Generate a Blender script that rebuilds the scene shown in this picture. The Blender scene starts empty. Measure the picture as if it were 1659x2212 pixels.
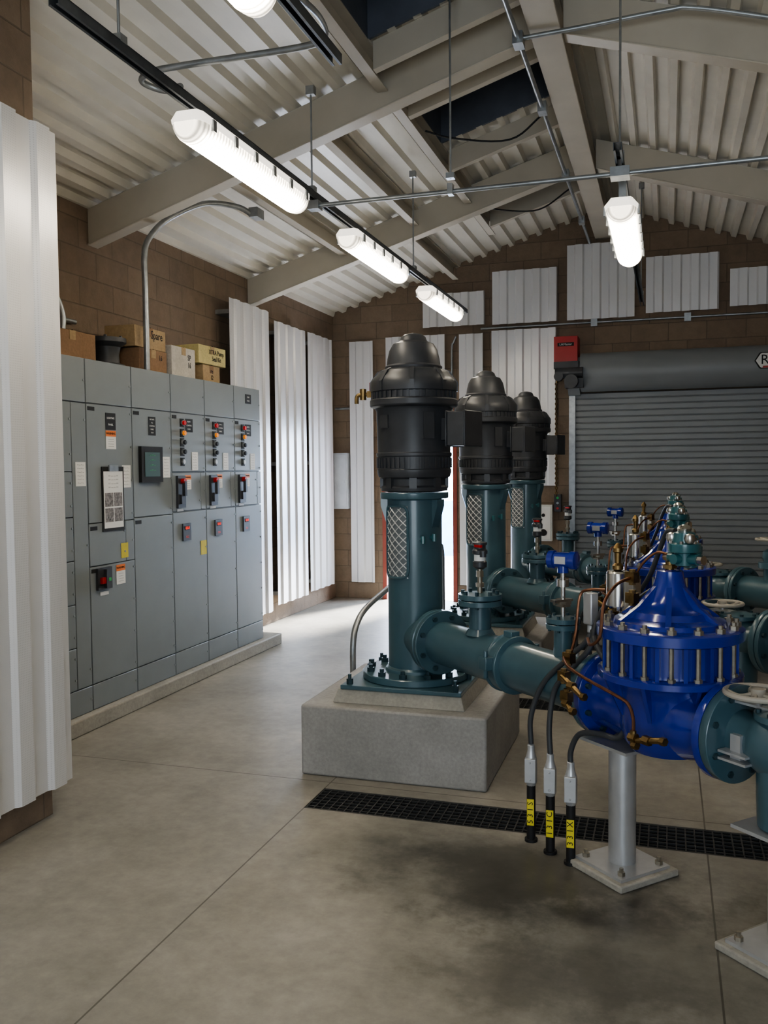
import bpy, math, random, bmesh
from mathutils import Matrix, Vector
random.seed(4)
sc=bpy.context.scene
COL=sc.collection
pi=math.pi
# ------------------------------------------------------------------ camera
F,YAW,PIT,ROL=1917.53,0.309145,0.050374,-0.0093247
fw=Vector((-math.sin(YAW)*math.cos(PIT),math.cos(YAW)*math.cos(PIT),-math.sin(PIT)))
rr=Vector((math.cos(YAW),math.sin(YAW),0)); uu=rr.cross(fw)
r2=rr*math.cos(ROL)+uu*math.sin(ROL); u2=-rr*math.sin(ROL)+uu*math.cos(ROL)
cd=bpy.data.cameras.new("camera"); cam=bpy.data.objects.new("camera",cd); COL.objects.link(cam)
cd.sensor_fit='VERTICAL'; cd.sensor_height=24; cd.lens=24*F/2212; cd.clip_start=.05
M=Matrix((r2,u2,-fw)).transposed().to_4x4(); M.translation=Vector((0,0,1.63)); cam.matrix_world=M
sc.camera=cam
# ------------------------------------------------------------------ materials
def newmat(n):
    m=bpy.data.materials.new(n); m.use_nodes=True
    nt=m.node_tree; b=nt.nodes["Principled BSDF"]; return m,nt,b
def pos(nt):
    g=nt.nodes.new("ShaderNodeNewGeometry"); return g.outputs["Position"]
def noise(nt,vec,scale,detail=4,rough=.55):
    n=nt.nodes.new("ShaderNodeTexNoise"); n.inputs["Scale"].default_value=scale
    n.inputs["Detail"].default_value=detail; n.inputs["Roughness"].default_value=rough
    nt.links.new(vec,n.inputs["Vector"]); return n.outputs["Fac"]
def ramp(nt,fac,stops):
    r=nt.nodes.new("ShaderNodeValToRGB"); e=r.color_ramp.elements
    while len(e)<len(stops): e.new(.5)
    for i,(p,c) in enumerate(stops): e[i].position=p; e[i].color=(*c,1)
    nt.links.new(fac,r.inputs[0]); return r.outputs[0]
def math_(nt,op,a,b=None,c=None):
    n=nt.nodes.new("ShaderNodeMath"); n.operation=op
    for i,v in enumerate((a,b,c)):
        if v is None: continue
        if isinstance(v,(int,float)): n.inputs[i].default_value=v
        else: nt.links.new(v,n.inputs[i])
    return n.outputs[0]
def mix(nt,fac,a,b,mode='MIX'):
    n=nt.nodes.new("ShaderNodeMix"); n.data_type='RGBA'; n.blend_type=mode
    if isinstance(fac,(int,float)): n.inputs[0].default_value=fac
    else: nt.links.new(fac,n.inputs[0])
    for i,v in ((6,a),(7,b)):
        if isinstance(v,tuple): n.inputs[i].default_value=(*v,1)
        else: nt.links.new(v,n.inputs[i])
    return n.outputs[2]
def bump(nt,b,h,s,d=.01):
    n=nt.nodes.new("ShaderNodeBump"); n.inputs["Strength"].default_value=s; n.inputs["Distance"].default_value=d
    nt.links.new(h,n.inputs["Height"]); nt.links.new(n.outputs[0],b.inputs["Normal"])
def paint(n,c,rough=.4,metal=0,var=.12,sc_=6,bmp=0,coat=0):
    m,nt,b=newmat(n); p=pos(nt)
    f=noise(nt,p,sc_)
    lo=tuple(max(0,x*(1-var)) for x in c); hi=tuple(min(1,x*(1+var)) for x in c)
    nt.links.new(ramp(nt,f,[(.3,lo),(.7,hi)]),b.inputs["Base Color"])
    b.inputs["Roughness"].default_value=rough; b.inputs["Metallic"].default_value=metal
    if coat: b.inputs["Coat Weight"].default_value=coat; b.inputs["Coat Roughness"].default_value=.12
    if bmp: bump(nt,b,noise(nt,p,sc_*14,3),bmp,.003)
    return m
def emis(n,c,s,base=(1,1,1)):
    m,nt,b=newmat(n); b.inputs["Base Color"].default_value=(*base,1)
    b.inputs["Emission Color"].default_value=(*c,1); b.inputs["Emission Strength"].default_value=s
    return m
def blockmat(n,axis):
    m,nt,b=newmat(n); p=pos(nt); s=nt.nodes.new("ShaderNodeSeparateXYZ"); nt.links.new(p,s.inputs[0])
    c=nt.nodes.new("ShaderNodeCombineXYZ"); nt.links.new(s.outputs[axis],c.inputs[0]); nt.links.new(s.outputs[2],c.inputs[1])
    t=nt.nodes.new("ShaderNodeTexBrick"); t.inputs["Scale"].default_value=1
    t.inputs["Brick Width"].default_value=.4; t.inputs["Row Height"].default_value=.2
    t.inputs["Mortar Size"].default_value=.005; t.inputs["Mortar Smooth"].default_value=.4
    t.inputs["Color1"].default_value=(.29,.218,.155,1); t.inputs["Color2"].default_value=(.245,.182,.13,1)
    t.inputs["Mortar"].default_value=(.20,.152,.112,1)
    nt.links.new(c.outputs[0],t.inputs["Vector"])
    f=noise(nt,p,9,6,.7)
    nt.links.new(mix(nt,.42,t.outputs["Color"],ramp(nt,f,[(.3,(.5,.5,.5)),(.7,(1.,1.,1.))]),'MULTIPLY'),b.inputs["Base Color"])
    h=math_(nt,'ADD',math_(nt,'MULTIPLY',t.outputs["Fac"],-1.),math_(nt,'MULTIPLY',noise(nt,p,30,5,.7),.9))
    bump(nt,b,h,.6,.010); b.inputs["Roughness"].default_value=.85
    return m
def floormat():
    m,nt,b=newmat("floor_concrete"); p=pos(nt); s=nt.nodes.new("ShaderNodeSeparateXYZ"); nt.links.new(p,s.inputs[0])
    x,y=s.outputs[0],s.outputs[1]
    c1=ramp(nt,noise(nt,p,1.3,7,.68),[(.32,(.240,.224,.190)),(.68,(.39,.368,.32))])
    c2=ramp(nt,noise(nt,p,14,6,.7),[(.3,(.80,.80,.80)),(.7,(1.06,1.06,1.06))])
    col=mix(nt,1,c1,c2,'MULTIPLY')
    def blob(cx,cy,rx,ry,col,amt,dark):
        dx=math_(nt,'DIVIDE',math_(nt,'SUBTRACT',x,cx),rx); dy=math_(nt,'DIVIDE',math_(nt,'SUBTRACT',y,cy),ry)
        d=math_(nt,'SQRT',math_(nt,'ADD',math_(nt,'MULTIPLY',dx,dx),math_(nt,'MULTIPLY',dy,dy)))
        d=math_(nt,'ADD',d,math_(nt,'MULTIPLY',math_(nt,'SUBTRACT',noise(nt,p,4.0,6,.7),.5),2.2))
        mr=nt.nodes.new("ShaderNodeMapRange"); mr.inputs[1].default_value=.5; mr.inputs[2].default_value=1.2
        mr.inputs[3].default_value=amt; mr.inputs[4].default_value=0; nt.links.new(d,mr.inputs[0])
        return mix(nt,mr.outputs[0],col,mix(nt,1,col,dark,'MULTIPLY')), mr.outputs[0]
    col,f1=blob(-.50,3.45,.72,.38,col,.95,(.36,.36,.35))
    col,f2=blob(.0,3.0,.8,.45,col,.6,(.45,.45,.43))
    col,f3=blob(-.40,2.75,.45,.25,col,.6,(.5,.49,.46))
    col,f4=blob(-1.2,3.5,.25,.35,col,.4,(.6,.6,.57))
    jl=None
    for ax,v in ((x,-1.653),(x,.17),(y,4.225)):
        a=math_(nt,'LESS_THAN',math_(nt,'ABSOLUTE',math_(nt,'SUBTRACT',ax,v)),.0035)
        jl=a if jl is None else math_(nt,'MAXIMUM',jl,a)
    col=mix(nt,math_(nt,'MULTIPLY',jl,.75),col,(.06,.05,.04))
    nt.links.new(col,b.inputs["Base Color"])
    rg=math_(nt,'SUBTRACT',.42,math_(nt,'MULTIPLY',f1,.12)); nt.links.new(rg,b.inputs["Roughness"])
    bump(nt,b,noise(nt,p,40,4),.06,.003)
    return m
def concmat(n,c):
    m,nt,b=newmat(n); p=pos(nt)
    a=ramp(nt,noise(nt,p,3,6,.7),[(.3,tuple(v*.72 for v in c)),(.7,c)])
    b2=ramp(nt,noise(nt,p,60,3,.6),[(.3,(.85,.85,.85)),(.7,(1.05,1.05,1.05))])
    nt.links.new(mix(nt,1,a,b2,'MULTIPLY'),b.inputs["Base Color"]); b.inputs["Roughness"].default_value=.8
    bump(nt,b,noise(nt,p,35,5),.25,.004); return m
def perfmat():
    m,nt,b=newmat("perforated_white_metal"); p=pos(nt)
    v=nt.nodes.new("ShaderNodeTexVoronoi"); v.inputs["Scale"].default_value=95; v.inputs["Randomness"].default_value=0
    nt.links.new(p,v.inputs["Vector"])
    nt.links.new(ramp(nt,v.outputs["Distance"],[(.2,(.55,.55,.56)),(.36,(.74,.74,.75))]),b.inputs["Base Color"])
    b.inputs["Roughness"].default_value=.34; b.inputs["Metallic"].default_value=.2; return m
def lensmat(n,lo,hi):
    m,nt,b=newmat(n); b.inputs["Base Color"].default_value=(.9,.88,.8,1)
    t=nt.nodes.new("ShaderNodeTexCoord"); s=nt.nodes.new("ShaderNodeSeparateXYZ"); nt.links.new(t.outputs["Object"],s.inputs[0])
    w=math_(nt,'SINE',math_(nt,'MULTIPLY',s.outputs[1],230.))
    a=math_(nt,'ABSOLUTE',s.outputs[1]); mr=nt.nodes.new("ShaderNodeMapRange"); mr.interpolation_type='SMOOTHSTEP'
    mr.inputs[1].default_value=.44; mr.inputs[2].default_value=.60; mr.inputs[3].default_value=hi; mr.inputs[4].default_value=lo
    nt.links.new(a,mr.inputs[0])
    # bright tubes run along the middle of the lens, edges of the lens are dimmer
    ax=math_(nt,'ABSOLUTE',s.outputs[0]); m2=nt.nodes.new("ShaderNodeMapRange"); m2.interpolation_type='SMOOTHSTEP'
    m2.inputs[1].default_value=.055; m2.inputs[2].default_value=.082; m2.inputs[3].default_value=1; m2.inputs[4].default_value=.10
    nt.links.new(ax,m2.inputs[0])
    e=math_(nt,'MULTIPLY',math_(nt,'MULTIPLY',mr.outputs[0],m2.outputs[0]),math_(nt,'ADD',1.,math_(nt,'MULTIPLY',w,.6)))
    b.inputs["Emission Color"].default_value=(1.0,.89,.72,1); nt.links.new(e,b.inputs["Emission Strength"]); return m
MT=dict(
 floor=floormat(), blkX=blockmat("block_wall_a",0), blkY=blockmat("block_wall_b",1),
 conc=concmat("pad_concrete",(.39,.38,.36)), pale=concmat("curb_concrete",(.42,.40,.35)),
 perf=perfmat(), deck=paint("deck_cream_paint",(.74,.71,.63),.36,0,.06,3),
 beam=paint("beam_cream_paint",(.53,.49,.41),.5,0,.06,3),
 cab=paint("cabinet_grey_enamel",(.225,.25,.262),.42,0,.04,4),
 galv=paint("galvanized_steel",(.36,.38,.39),.38,.75,.15,20), dgalv=paint("dark_strut",(.10,.11,.12),.45,.6,.2,15),
 silver=paint("silver_paint",(.50,.51,.52),.38,.55,.08,10), chrome=paint("polished_steel",(.58,.56,.52),.25,1,.05,10),
 brass=paint("brass",(.24,.165,.075),.45,1,.3,25), copper=paint("copper",(.24,.12,.075),.45,1,.3,20),
 black=paint("black_motor_enamel",(.045,.048,.054),.42,0,.2,8), blk2=paint("black_rubber",(.012,.012,.013),.6),
 teal=paint("teal_enamel",(.055,.112,.138),.32,0,.12,5,0,.35), tealp=paint("pilot_teal_enamel",(.03,.12,.135),.3,0,.1,9,0,.5),
 blue=paint("blue_epoxy",(.006,.024,.26),.22,0,.12,5,0,.7), bolt=paint("zinc_bolt",(.36,.33,.27),.4,.8,.2,30),
 dbolt=paint("dark_bolt",(.035,.07,.085),.4,.3,.2,30),
 hose=paint("hose_grey",(.05,.053,.058),.5,0,.1,10), red=paint("red_plastic",(.42,.02,.02),.35), dred=paint("red_frame_paint",(.27,.06,.04),.5),
 orange=paint("orange_label",(.85,.22,.03),.5), yellow=paint("yellow_label",(.68,.58,.05),.6), white=paint("white_label",(.78,.78,.76),.6,0,.03),
 bwhite=paint("beige_cast_paint",(.42,.39,.33),.5,0,.08), green=paint("green_plastic",(.05,.40,.10),.4),
 roll=paint("rollup_grey_enamel",(.23,.245,.255),.42,0,.05,2), ink=paint("black_ink",(.015,.015,.015),.7),
 card=concmat("cardboard",(.34,.205,.115)), card2=concmat("cardboard_pale",(.50,.36,.20)), cardw=concmat("white_carton",(.66,.62,.55)),
 cardy=concmat("yellowed_carton",(.70,.60,.28)),
 shaft=paint("skylight_blue_grey",(.11,.125,.155),.6), trench=paint("trench_dark",(.02,.02,.02),.9),
 grate=paint("grate_iron",(.05,.05,.05),.5,.3,.2,20), screen=emis("screen_green",(.10,.22,.14),.06,(.03,.06,.05)),
 led=emis("led_red",(1,.05,.02),1.2,(.3,0,0)), ledo=emis("lamp_amber",(1,.3,.02),.4,(.5,.15,0)), ledr=emis("lamp_red",(.8,.02,.02),.15,(.4,.01,.01)),
 lens=lensmat("lamp_lens",1.6,32), rim=emis("clear_lens_rim",(1,.92,.8),1.2,(.75,.74,.70)), mesh=paint("guard_mesh_steel",(.62,.63,.62),.4,.4),
 gpanel=paint("guard_back",(.16,.18,.19),.6), dullw=paint("eggshell_box",(.62,.66,.72),.5), ground=concmat("outside_concrete",(.66,.62,.60)),
 bluew=paint("outside_blue_wall",(.20,.36,.55),.7), photo=paint("printed_photo",(.22,.20,.19),.6,0,.7,60),
 gtext=paint("grey_print",(.25,.25,.25),.7),
)
# ------------------------------------------------------------------ mesh builder
class MB:
    def __init__(s): s.v=[];s.f=[];s.mi=[];s.M=Matrix.Identity(4)
    def add(s,vs,fs,mi=0):
        o=len(s.v); s.v+=[tuple(s.M@Vector(v)) for v in vs]
        s.f+=[tuple(i+o for i in f) for f in fs]; s.mi+=[mi]*len(fs); return s
    def box(s,x0,x1,y0,y1,z0,z1,mi=0):
        v=[(x,y,z) for z in (z0,z1) for y in (y0,y1) for x in (x0,x1)]
        return s.add(v,[(0,2,3,1),(4,5,7,6),(0,1,5,4),(2,6,7,3),(0,4,6,2),(1,3,7,5)],mi)
    def cbox(s,c,d,mi=0):
        return s.box(c[0]-d[0]/2,c[0]+d[0]/2,c[1]-d[1]/2,c[1]+d[1]/2,c[2]-d[2]/2,c[2]+d[2]/2,mi)
    def cyl(s,p0,p1,r,mi=0,r2=None,seg=20,caps=True):
        p0=Vector(p0);p1=Vector(p1); r2=r if r2 is None else r2
        d=(p1-p0).normalized(); a=Vector((0,0,1)) if abs(d.z)<.9 else Vector((1,0,0))
        a=d.cross(a).normalized(); b=d.cross(a)
        v=[];f=[]
        for p,q in ((p0,r),(p1,r2)):
            for i in range(seg):
                t=2*pi*i/seg; v.append(p+a*(q*math.cos(t))+b*(q*math.sin(t)))
        for i in range(seg):
            j=(i+1)%seg; f.append((i,j,j+seg,i+seg))
        if caps: f.append(tuple(range(seg))[::-1]); f.append(tuple(range(seg,2*seg)))
        return s.add(v,f,mi)
    def lathe(s,prof,c=(0,0,0),mi=0,seg=36,axis='Z'):
        v=[];f=[];n=len(prof)
        for r,z in prof:
            for i in range(seg):
                t=2*pi*i/seg; x,y=r*math.cos(t),r*math.sin(t)
                if axis=='Z': p=(c[0]+x,c[1]+y,c[2]+z)
                elif axis=='X': p=(c[0]+z,c[1]+x,c[2]+y)
                else: p=(c[0]+y,c[1]+z,c[2]+x)
                v.append(p)
        for k in range(n-1):
            for i in range(seg):
                j=(i+1)%seg; f.append((k*seg+i,k*seg+j,(k+1)*seg+j,(k+1)*seg+i))
        f.append(tuple(range(seg))[::-1]); f.append(tuple(range((n-1)*seg,n*seg)))
        return s.add(v,f,mi)
    def tube(s,path,r,mi=0,seg=10,sm=True,sub=6):
        P=[Vector(p) for p in path]
        if sm and len(P)>2:
            Q=[]
            for i in range(len(P)-1):
                p0=P[i-1] if i>0 else P[0]*2-P[1]; p1=P[i];p2=P[i+1]; p3=P[i+2] if i+2<len(P) else P[-1]*2-P[-2]
                for k in range(sub):
                    t=k/sub
                    Q.append(.5*((2*p1)+(p2-p0)*t+(2*p0-5*p1+4*p2-p3)*t*t+(3*p1-p0-3*p2+p3)*t**3))
            Q.append(P[-1]); P=Q
        v=[];f=[];n=len(P); up=None
        for i,p in enumerate(P):
            d=(P[min(i+1,n-1)]-P[max(i-1,0)]).normalized()
            if up is None:
                a=Vector((0,0,1)) if abs(d.z)<.9 else Vector((1,0,0)); a=d.cross(a).normalized()
            else: a=(up-d*up.dot(d)).normalized()
            up=a; b=d.cross(a)
            for k in range(seg):
                t=2*pi*k/seg; v.append(p+a*(r*math.cos(t))+b*(r*math.sin(t)))
        for i in range(n-1):
            for k in range(seg):
                j=(k+1)%seg; f.append((i*seg+k,i*seg+j,(i+1)*seg+j,(i+1)*seg+k))
        f.append(tuple(range(seg))[::-1]); f.append(tuple(range((n-1)*seg,n*seg)))
        return s.add(v,f,mi)
    def prism(s,pts,a,b,axis='Y',mi=0):
        n=len(pts);v=[]
        for t in (a,b):
            for p,q in pts:
                v.append((p,t,q) if axis=='Y' else ((t,p,q) if axis=='X' else (p,q,t)))
        f=[tuple(range(n)),tuple(range(n,2*n))[::-1]]
        for i in range(n):
            j=(i+1)%n; f.append((i,i+n,j+n,j))
        return s.add(v,f,mi)
    def torus(s,c,R,r,mi=0,seg=28,sg=8,axis='Z'):
        v=[];f=[]
        for i in range(seg):
            t=2*pi*i/seg
            for k in range(sg):
                q=2*pi*k/sg; x=(R+r*math.cos(q))*math.cos(t); y=(R+r*math.cos(q))*math.sin(t); z=r*math.sin(q)
                v.append((c[0]+x,c[1]+y,c[2]+z) if axis=='Z' else ((c[0]+z,c[1]+x,c[2]+y) if axis=='X' else (c[0]+x,c[1]+z,c[2]+y)))
        for i in range(seg):
            for k in range(sg):
                i2=(i+1)%seg;k2=(k+1)%sg; f.append((i*sg+k,i2*sg+k,i2*sg+k2,i*sg+k2))
        return s.add(v,f,mi)
    def bolts(s,c,R,n,r,h,mi=0,axis='Z',ph=0):
        for i in range(n):
            t=2*pi*(i+ph)/n; x,y=R*math.cos(t),R*math.sin(t)
            if axis=='Z': p0=(c[0]+x,c[1]+y,c[2]); p1=(p0[0],p0[1],c[2]+h)
            else: p0=(c[0],c[1]+x,c[2]+y); p1=(c[0]+h,p0[1],p0[2])
            s.cyl(p0,p1,r,mi,seg=6)
        return s
def islands(mb):
    par=list(range(len(mb.v)))
    def fd(a):
        while par[a]!=a: par[a]=par[par[a]]; a=par[a]
        return a
    for f in mb.f:
        for i in f[1:]: par[fd(i)]=fd(f[0])
    g={}
    for k,f in enumerate(mb.f): g.setdefault(fd(f[0]),[]).append(k)
    items=[]
    for fs in g.values():
        vs={i for k in fs for i in mb.f[k]}
        lo=[min(mb.v[i][a] for i in vs)-.0015 for a in range(3)]; hi=[max(mb.v[i][a] for i in vs)+.0015 for a in range(3)]
        items.append([fs,lo,hi])
    ch=True
    while ch:
        ch=False
        for i in range(len(items)):
            for j in range(i+1,len(items)):
                a,b=items[i],items[j]
                if all(a[1][k]<=b[2][k] and b[1][k]<=a[2][k] for k in range(3)):
                    items[i]=[a[0]+b[0],[min(a[1][k],b[1][k]) for k in range(3)],[max(a[2][k],b[2][k]) for k in range(3)]]
                    items.pop(j); ch=True; break
            if ch: break
    out=[]
    for fs,_,_ in items:
        n=MB(); mp={}
        for k in fs:
            ff=[]
            for i in mb.f[k]:
                if i not in mp: mp[i]=len(n.v); n.v.append(mb.v[i])
                ff.append(mp[i])
            n.f.append(tuple(ff)); n.mi.append(mb.mi[k])
        out.append(n)
    return out
SPLIT={"anchor_nut","brass_fitting","pilot_fitting","pilot_valve","lens_clip","flange_bolt","bonnet_stud","hanger_bracket","door_track","door_latch","copper_tubing","drain_fitting","box_dial","solenoid_can","operating_bracket"}
def tag(o,label,cat,group=None):
    if label: o["label"]=label
    if cat: o["category"]=cat
    if group: o["group"]=group
def part(name,mb,mats,parent=None,loc=(0,0,0),rz=0,bev=0,label=None,cat=None,group=None,kind=None):
    if name in SPLIT and parent is not None:
        L=islands(mb)
        if len(L)>1:
            SPLIT.discard(name)
            for q in L: part(name,q,mats,parent,loc,rz,bev,label)
            SPLIT.add(name); return None
    me=bpy.data.meshes.new(name); me.from_pydata(mb.v,[],mb.f)
    if isinstance(mats,str): mats=[mats]
    for m in mats: me.materials.append(MT[m])
    for p,i in zip(me.polygons,mb.mi): p.material_index=i; p.use_smooth=True
    bm=bmesh.new(); bm.from_mesh(me); bmesh.ops.recalc_face_normals(bm,faces=bm.faces); bm.to_mesh(me); bm.free()
    me.set_sharp_from_angle(angle=math.radians(34))
    o=bpy.data.objects.new(name,me); COL.objects.link(o)
    o.location=loc; o.rotation_euler=(0,0,rz)
    if parent: o.parent=parent
    if bev:
        b=o.modifiers.new("bevel",'BEVEL'); b.width=bev; b.segments=2; b.limit_method='ANGLE'; b.angle_limit=math.radians(40)
    tag(o,label,cat,group)
    if kind: o["kind"]=kind
    return o
def thing(name,label,cat,loc=(0,0,0),rz=0,group=None):
    e=bpy.data.objects.new(name,None); e.empty_display_size=.1; COL.objects.link(e); e.location=loc; e.rotation_euler=(0,0,rz)
    tag(e,label,cat,group); return e
def text(body,size,mat,parent,loc,rot,name="lettering",align='CENTER',ext=.0006,sx=1):
    c=bpy.data.curves.new("t",'FONT'); c.body=body; c.size=size; c.align_x=align; c.align_y='CENTER'; c.extrude=ext; c.resolution_u=2
    t=bpy.data.objects.new("t",c); COL.objects.link(t); dg=bpy.context.evaluated_depsgraph_get()
    me=bpy.data.meshes.new_from_object(t.evaluated_get(dg)); bpy.data.objects.remove(t)
    me.materials.clear(); me.materials.append(MT[mat])
    o=bpy.data.objects.new(name,me); COL.objects.link(o); o.parent=parent; o.location=loc; o.rotation_euler=rot; o.scale=(sx,1,1)
    return o
FX=(pi/2,0,pi/2)   # faces +X
FY=(pi/2,0,0)      # faces -Y
def copy_tree(o,d,parent=None,group=None):
    n=o.copy(); COL.objects.link(n)
    if parent: n.parent=parent
    else: n.location=(o.location[0]+d[0],o.location[1]+d[1],o.location[2]+d[2])
    if group and not parent: n["group"]=group
    for c in list(o.children): copy_tree(c,d,n)
    return n
# ------------------------------------------------------------------ shell
XL,XR,YB=-3.97,2.57,10.41
def roof(x): return 4.49-.303*abs(x+.70)
bands=[(3.87,4.14),(5.90,6.17),(7.93,8.20)]
mb=MB(); gx0=-1.653
y=-3.2
mb.box(-4.2,gx0,-3.2,YB,-.2,0)
for a,b in bands: mb.box(gx0,XR+.2,y,a,-.2,0); y=b
mb.box(gx0,XR+.2,y,YB,-.2,0)
mb.box(gx0,XR+.2,-3.2,YB,-.26,-.20)
part("floor",mb,"floor",kind="structure")
mb=MB()
for a,b in bands: mb.box(gx0,XR,a,b,-.199,-.19)
part("trim_1",mb,"trench",kind="structure")
mb=MB(); mb.box(XL-.2,XL,3.4,YB+.2,0,3.54); part("wall_left",mb,"blkY",kind="structure")
mb=MB(); mb.prism([(-4.17,0),(-2.77,0),(-2.77,roof(-2.77)+.03),(-4.17,roof(-4.17)+.03)],-3.2,3.46); part("wall_return",mb,"blkY",kind="structure")
dl,dr,dt=-3.34,-2.40,2.13
mb=MB(); e=.075
mb.prism([(-4.17,0),(dl,0),(dl,roof(dl)+e),(-4.17,roof(-4.17)+e)],YB,YB+.2)
mb.prism([(dl,dt),(dr,dt),(dr,roof(dr)+e),(dl,roof(dl)+e)],YB,YB+.2)
mb.prism([(dr,0),(-.70,0),(-.70,roof(-.7)+e),(dr,roof(dr)+e)],YB,YB+.2)
mb.prism([(-.70,0),(2.77,0),(2.77,roof(2.77)+e),(-.70,roof(-.7)+e)],YB,YB+.2)
part("wall_back",mb,"blkX",kind="structure")
mb=MB(); mb.box(XR,XR+.2,-3.2,YB+.2,0,3.56); part("wall_right",mb,"blkY",kind="structure")
mb=MB()
mb.prism([(-4.17,0),(2.77,0),(2.77,roof(2.77)),(-.7,roof(-.7)),(-4.17,roof(-4.17))],-3.4,-3.2)
part("wall_front",mb,"blkX",kind="structure")
# corrugated roof deck
P=.16
def dh(u):
    u=(u/P)%1
    if u<.30: return 0
    if u<.40: return (u-.30)/.10*.045
    if u<.90: return .045
    return (1-u)/.10*.045
def deck(mb,x0,x1,y0,y1):
    xs={x0,x1}
    k=math.floor(x0/P)-1
    while k*P<x1+P:
        for a in (0,.30,.40,.90):
            x=(k+a)*P
            if x0<x<x1: xs.add(x)
        k+=1
    xs=sorted(xs); v=[];f=[]
    for x in xs:
        z=roof(x)+dh(x+.0001 if x==x0 else x-.0001 if x==x1 else x)
        v+=[(x,y0,z),(x,y1,z)]
    for i in range(len(xs)-1): f.append((2*i,2*i+1,2*i+3,2*i+2))
    mb.add(v,f)
mb=MB()
openings=[(1.9,3.1),(4.1,5.15),(6.05,6.95),(8.2,8.86)]
deck(mb,-4.2,-1.72,-3.4,YB+.25); deck(mb,-.86,-.70,-3.4,YB+.25); deck(mb,-.70,2.8,-3.4,YB+.25)
y=-3.4
for a,b in openings: deck(mb,-1.72,-.86,y,a); y=b
deck(mb,-1.72,-.86,y,YB+.25)
part("ceiling",mb,"deck",kind="structure")
for i,(a,b) in enumerate(openings):
    mb=MB(); t=.02; x0,x1=-1.72,-.86; zt=roof(x1)+.75
    def wallq(xa,xb,ya,yb):
        mb.prism([(xa,roof(xa)+.0),(xb,roof(xb)+.0),(xb,zt),(xa,zt)],ya,yb)
    wallq(x0,x1,a-t,a); wallq(x0,x1,b,b+t); wallq(x0-t,x0,a-t,b+t); wallq(x1,x1+t,a-t,b+t); mb.box(x0-t,x1+t,a-t,b+t,zt,zt+t)
    part("window_%d"%(i+1),mb,"shaft",kind="structure")
# roof framing
G="cream roof framing"
def rafter(x0,x1,yc,w,dep,lab,nm="roof_beam"):
    mb=MB(); f=.012
    mb.prism([(x0,roof(x0)-dep),(x1,roof(x1)-dep),(x1,roof(x1)-.003),(x0,roof(x0)-.003)],yc-w/2,yc+w/2)
    mb.prism([(x0,roof(x0)-dep-f),(x1,roof(x1)-dep-f),(x1,roof(x1)-dep),(x0,roof(x0)-dep)],yc-w/2-.012,yc+w/2+.012)
    return part(nm,mb,"beam",bev=.004,label=lab,cat="beam",group=G)
for yc in (.45,2.98,5.56,8.10):
    rafter(XL+.002 if yc>3.4 else -2.765,-.79,yc,.10,.25,"cream-painted steel rafter sloping from block wall to ridge")
    rafter(-.61,XR-.002,yc,.10,.25,"cream-painted steel rafter on the far roof slope")
for yc in (5.22,5.98,7.16,8.92,4.02):
    mb=MB(); x0,x1=-1.70,-.79; dep=.17
    mb.prism([(x0,roof(x0)-dep),(x1,roof(x1)-dep),(x1,roof(x1)-.003),(x0,roof(x0)-.003)],yc-.03,yc-.022)
    mb.prism([(x0,roof(x0)-dep),(x1,roof(x1)-dep),(x1,roof(x1)-dep+.008),(x0,roof(x0)-dep+.008)],yc-.022,yc+.03)
    mb.prism([(x0,roof(x0)-.011),(x1,roof(x1)-.011),(x1,roof(x1)-.003),(x0,roof(x0)-.003)],yc-.022,yc+.03)
    part("roof_joist",mb,"beam",label="short cream steel channel joist framing a skylight opening",cat="joist",group=G)
def purlin(x,y0,y1,dep=.15):
    mb=MB(); z1=roof(x)-.012; z0=z1-dep
    mb.box(x-.035,x-.027,y0,y1,z0,z1); mb.box(x-.027,x+.035,y0,y1,z0,z0+.008); mb.box(x-.027,x+.035,y0,y1,z1-.008,z1)
    part("roof_purlin",mb,"beam",label="cream steel channel purlin running along the roof slope",cat="purlin",group=G)
for x,y0,y1 in ((-1.74,-1,2.92),(-1.74,3.04,5.50),(-1.74,5.62,8.04),(-1.74,8.16,9.2),(-2.24,5.62,8.04),(-2.95,5.62,8.04),(-2.38,8.16,10.3)):
    purlin(x,y0,y1)
mb=MB(); mb.box(-.79,-.61,-3.2,YB-.002,4.17,4.19); mb.box(-.735,-.665,-3.2,YB-.002,4.19,4.44); mb.box(-.77,-.63,-3.2,YB-.002,4.40,4.435)
part("ridge_beam",mb,"beam",bev=.003,label="long cream steel ridge beam under the roof peak",cat="beam")
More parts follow.
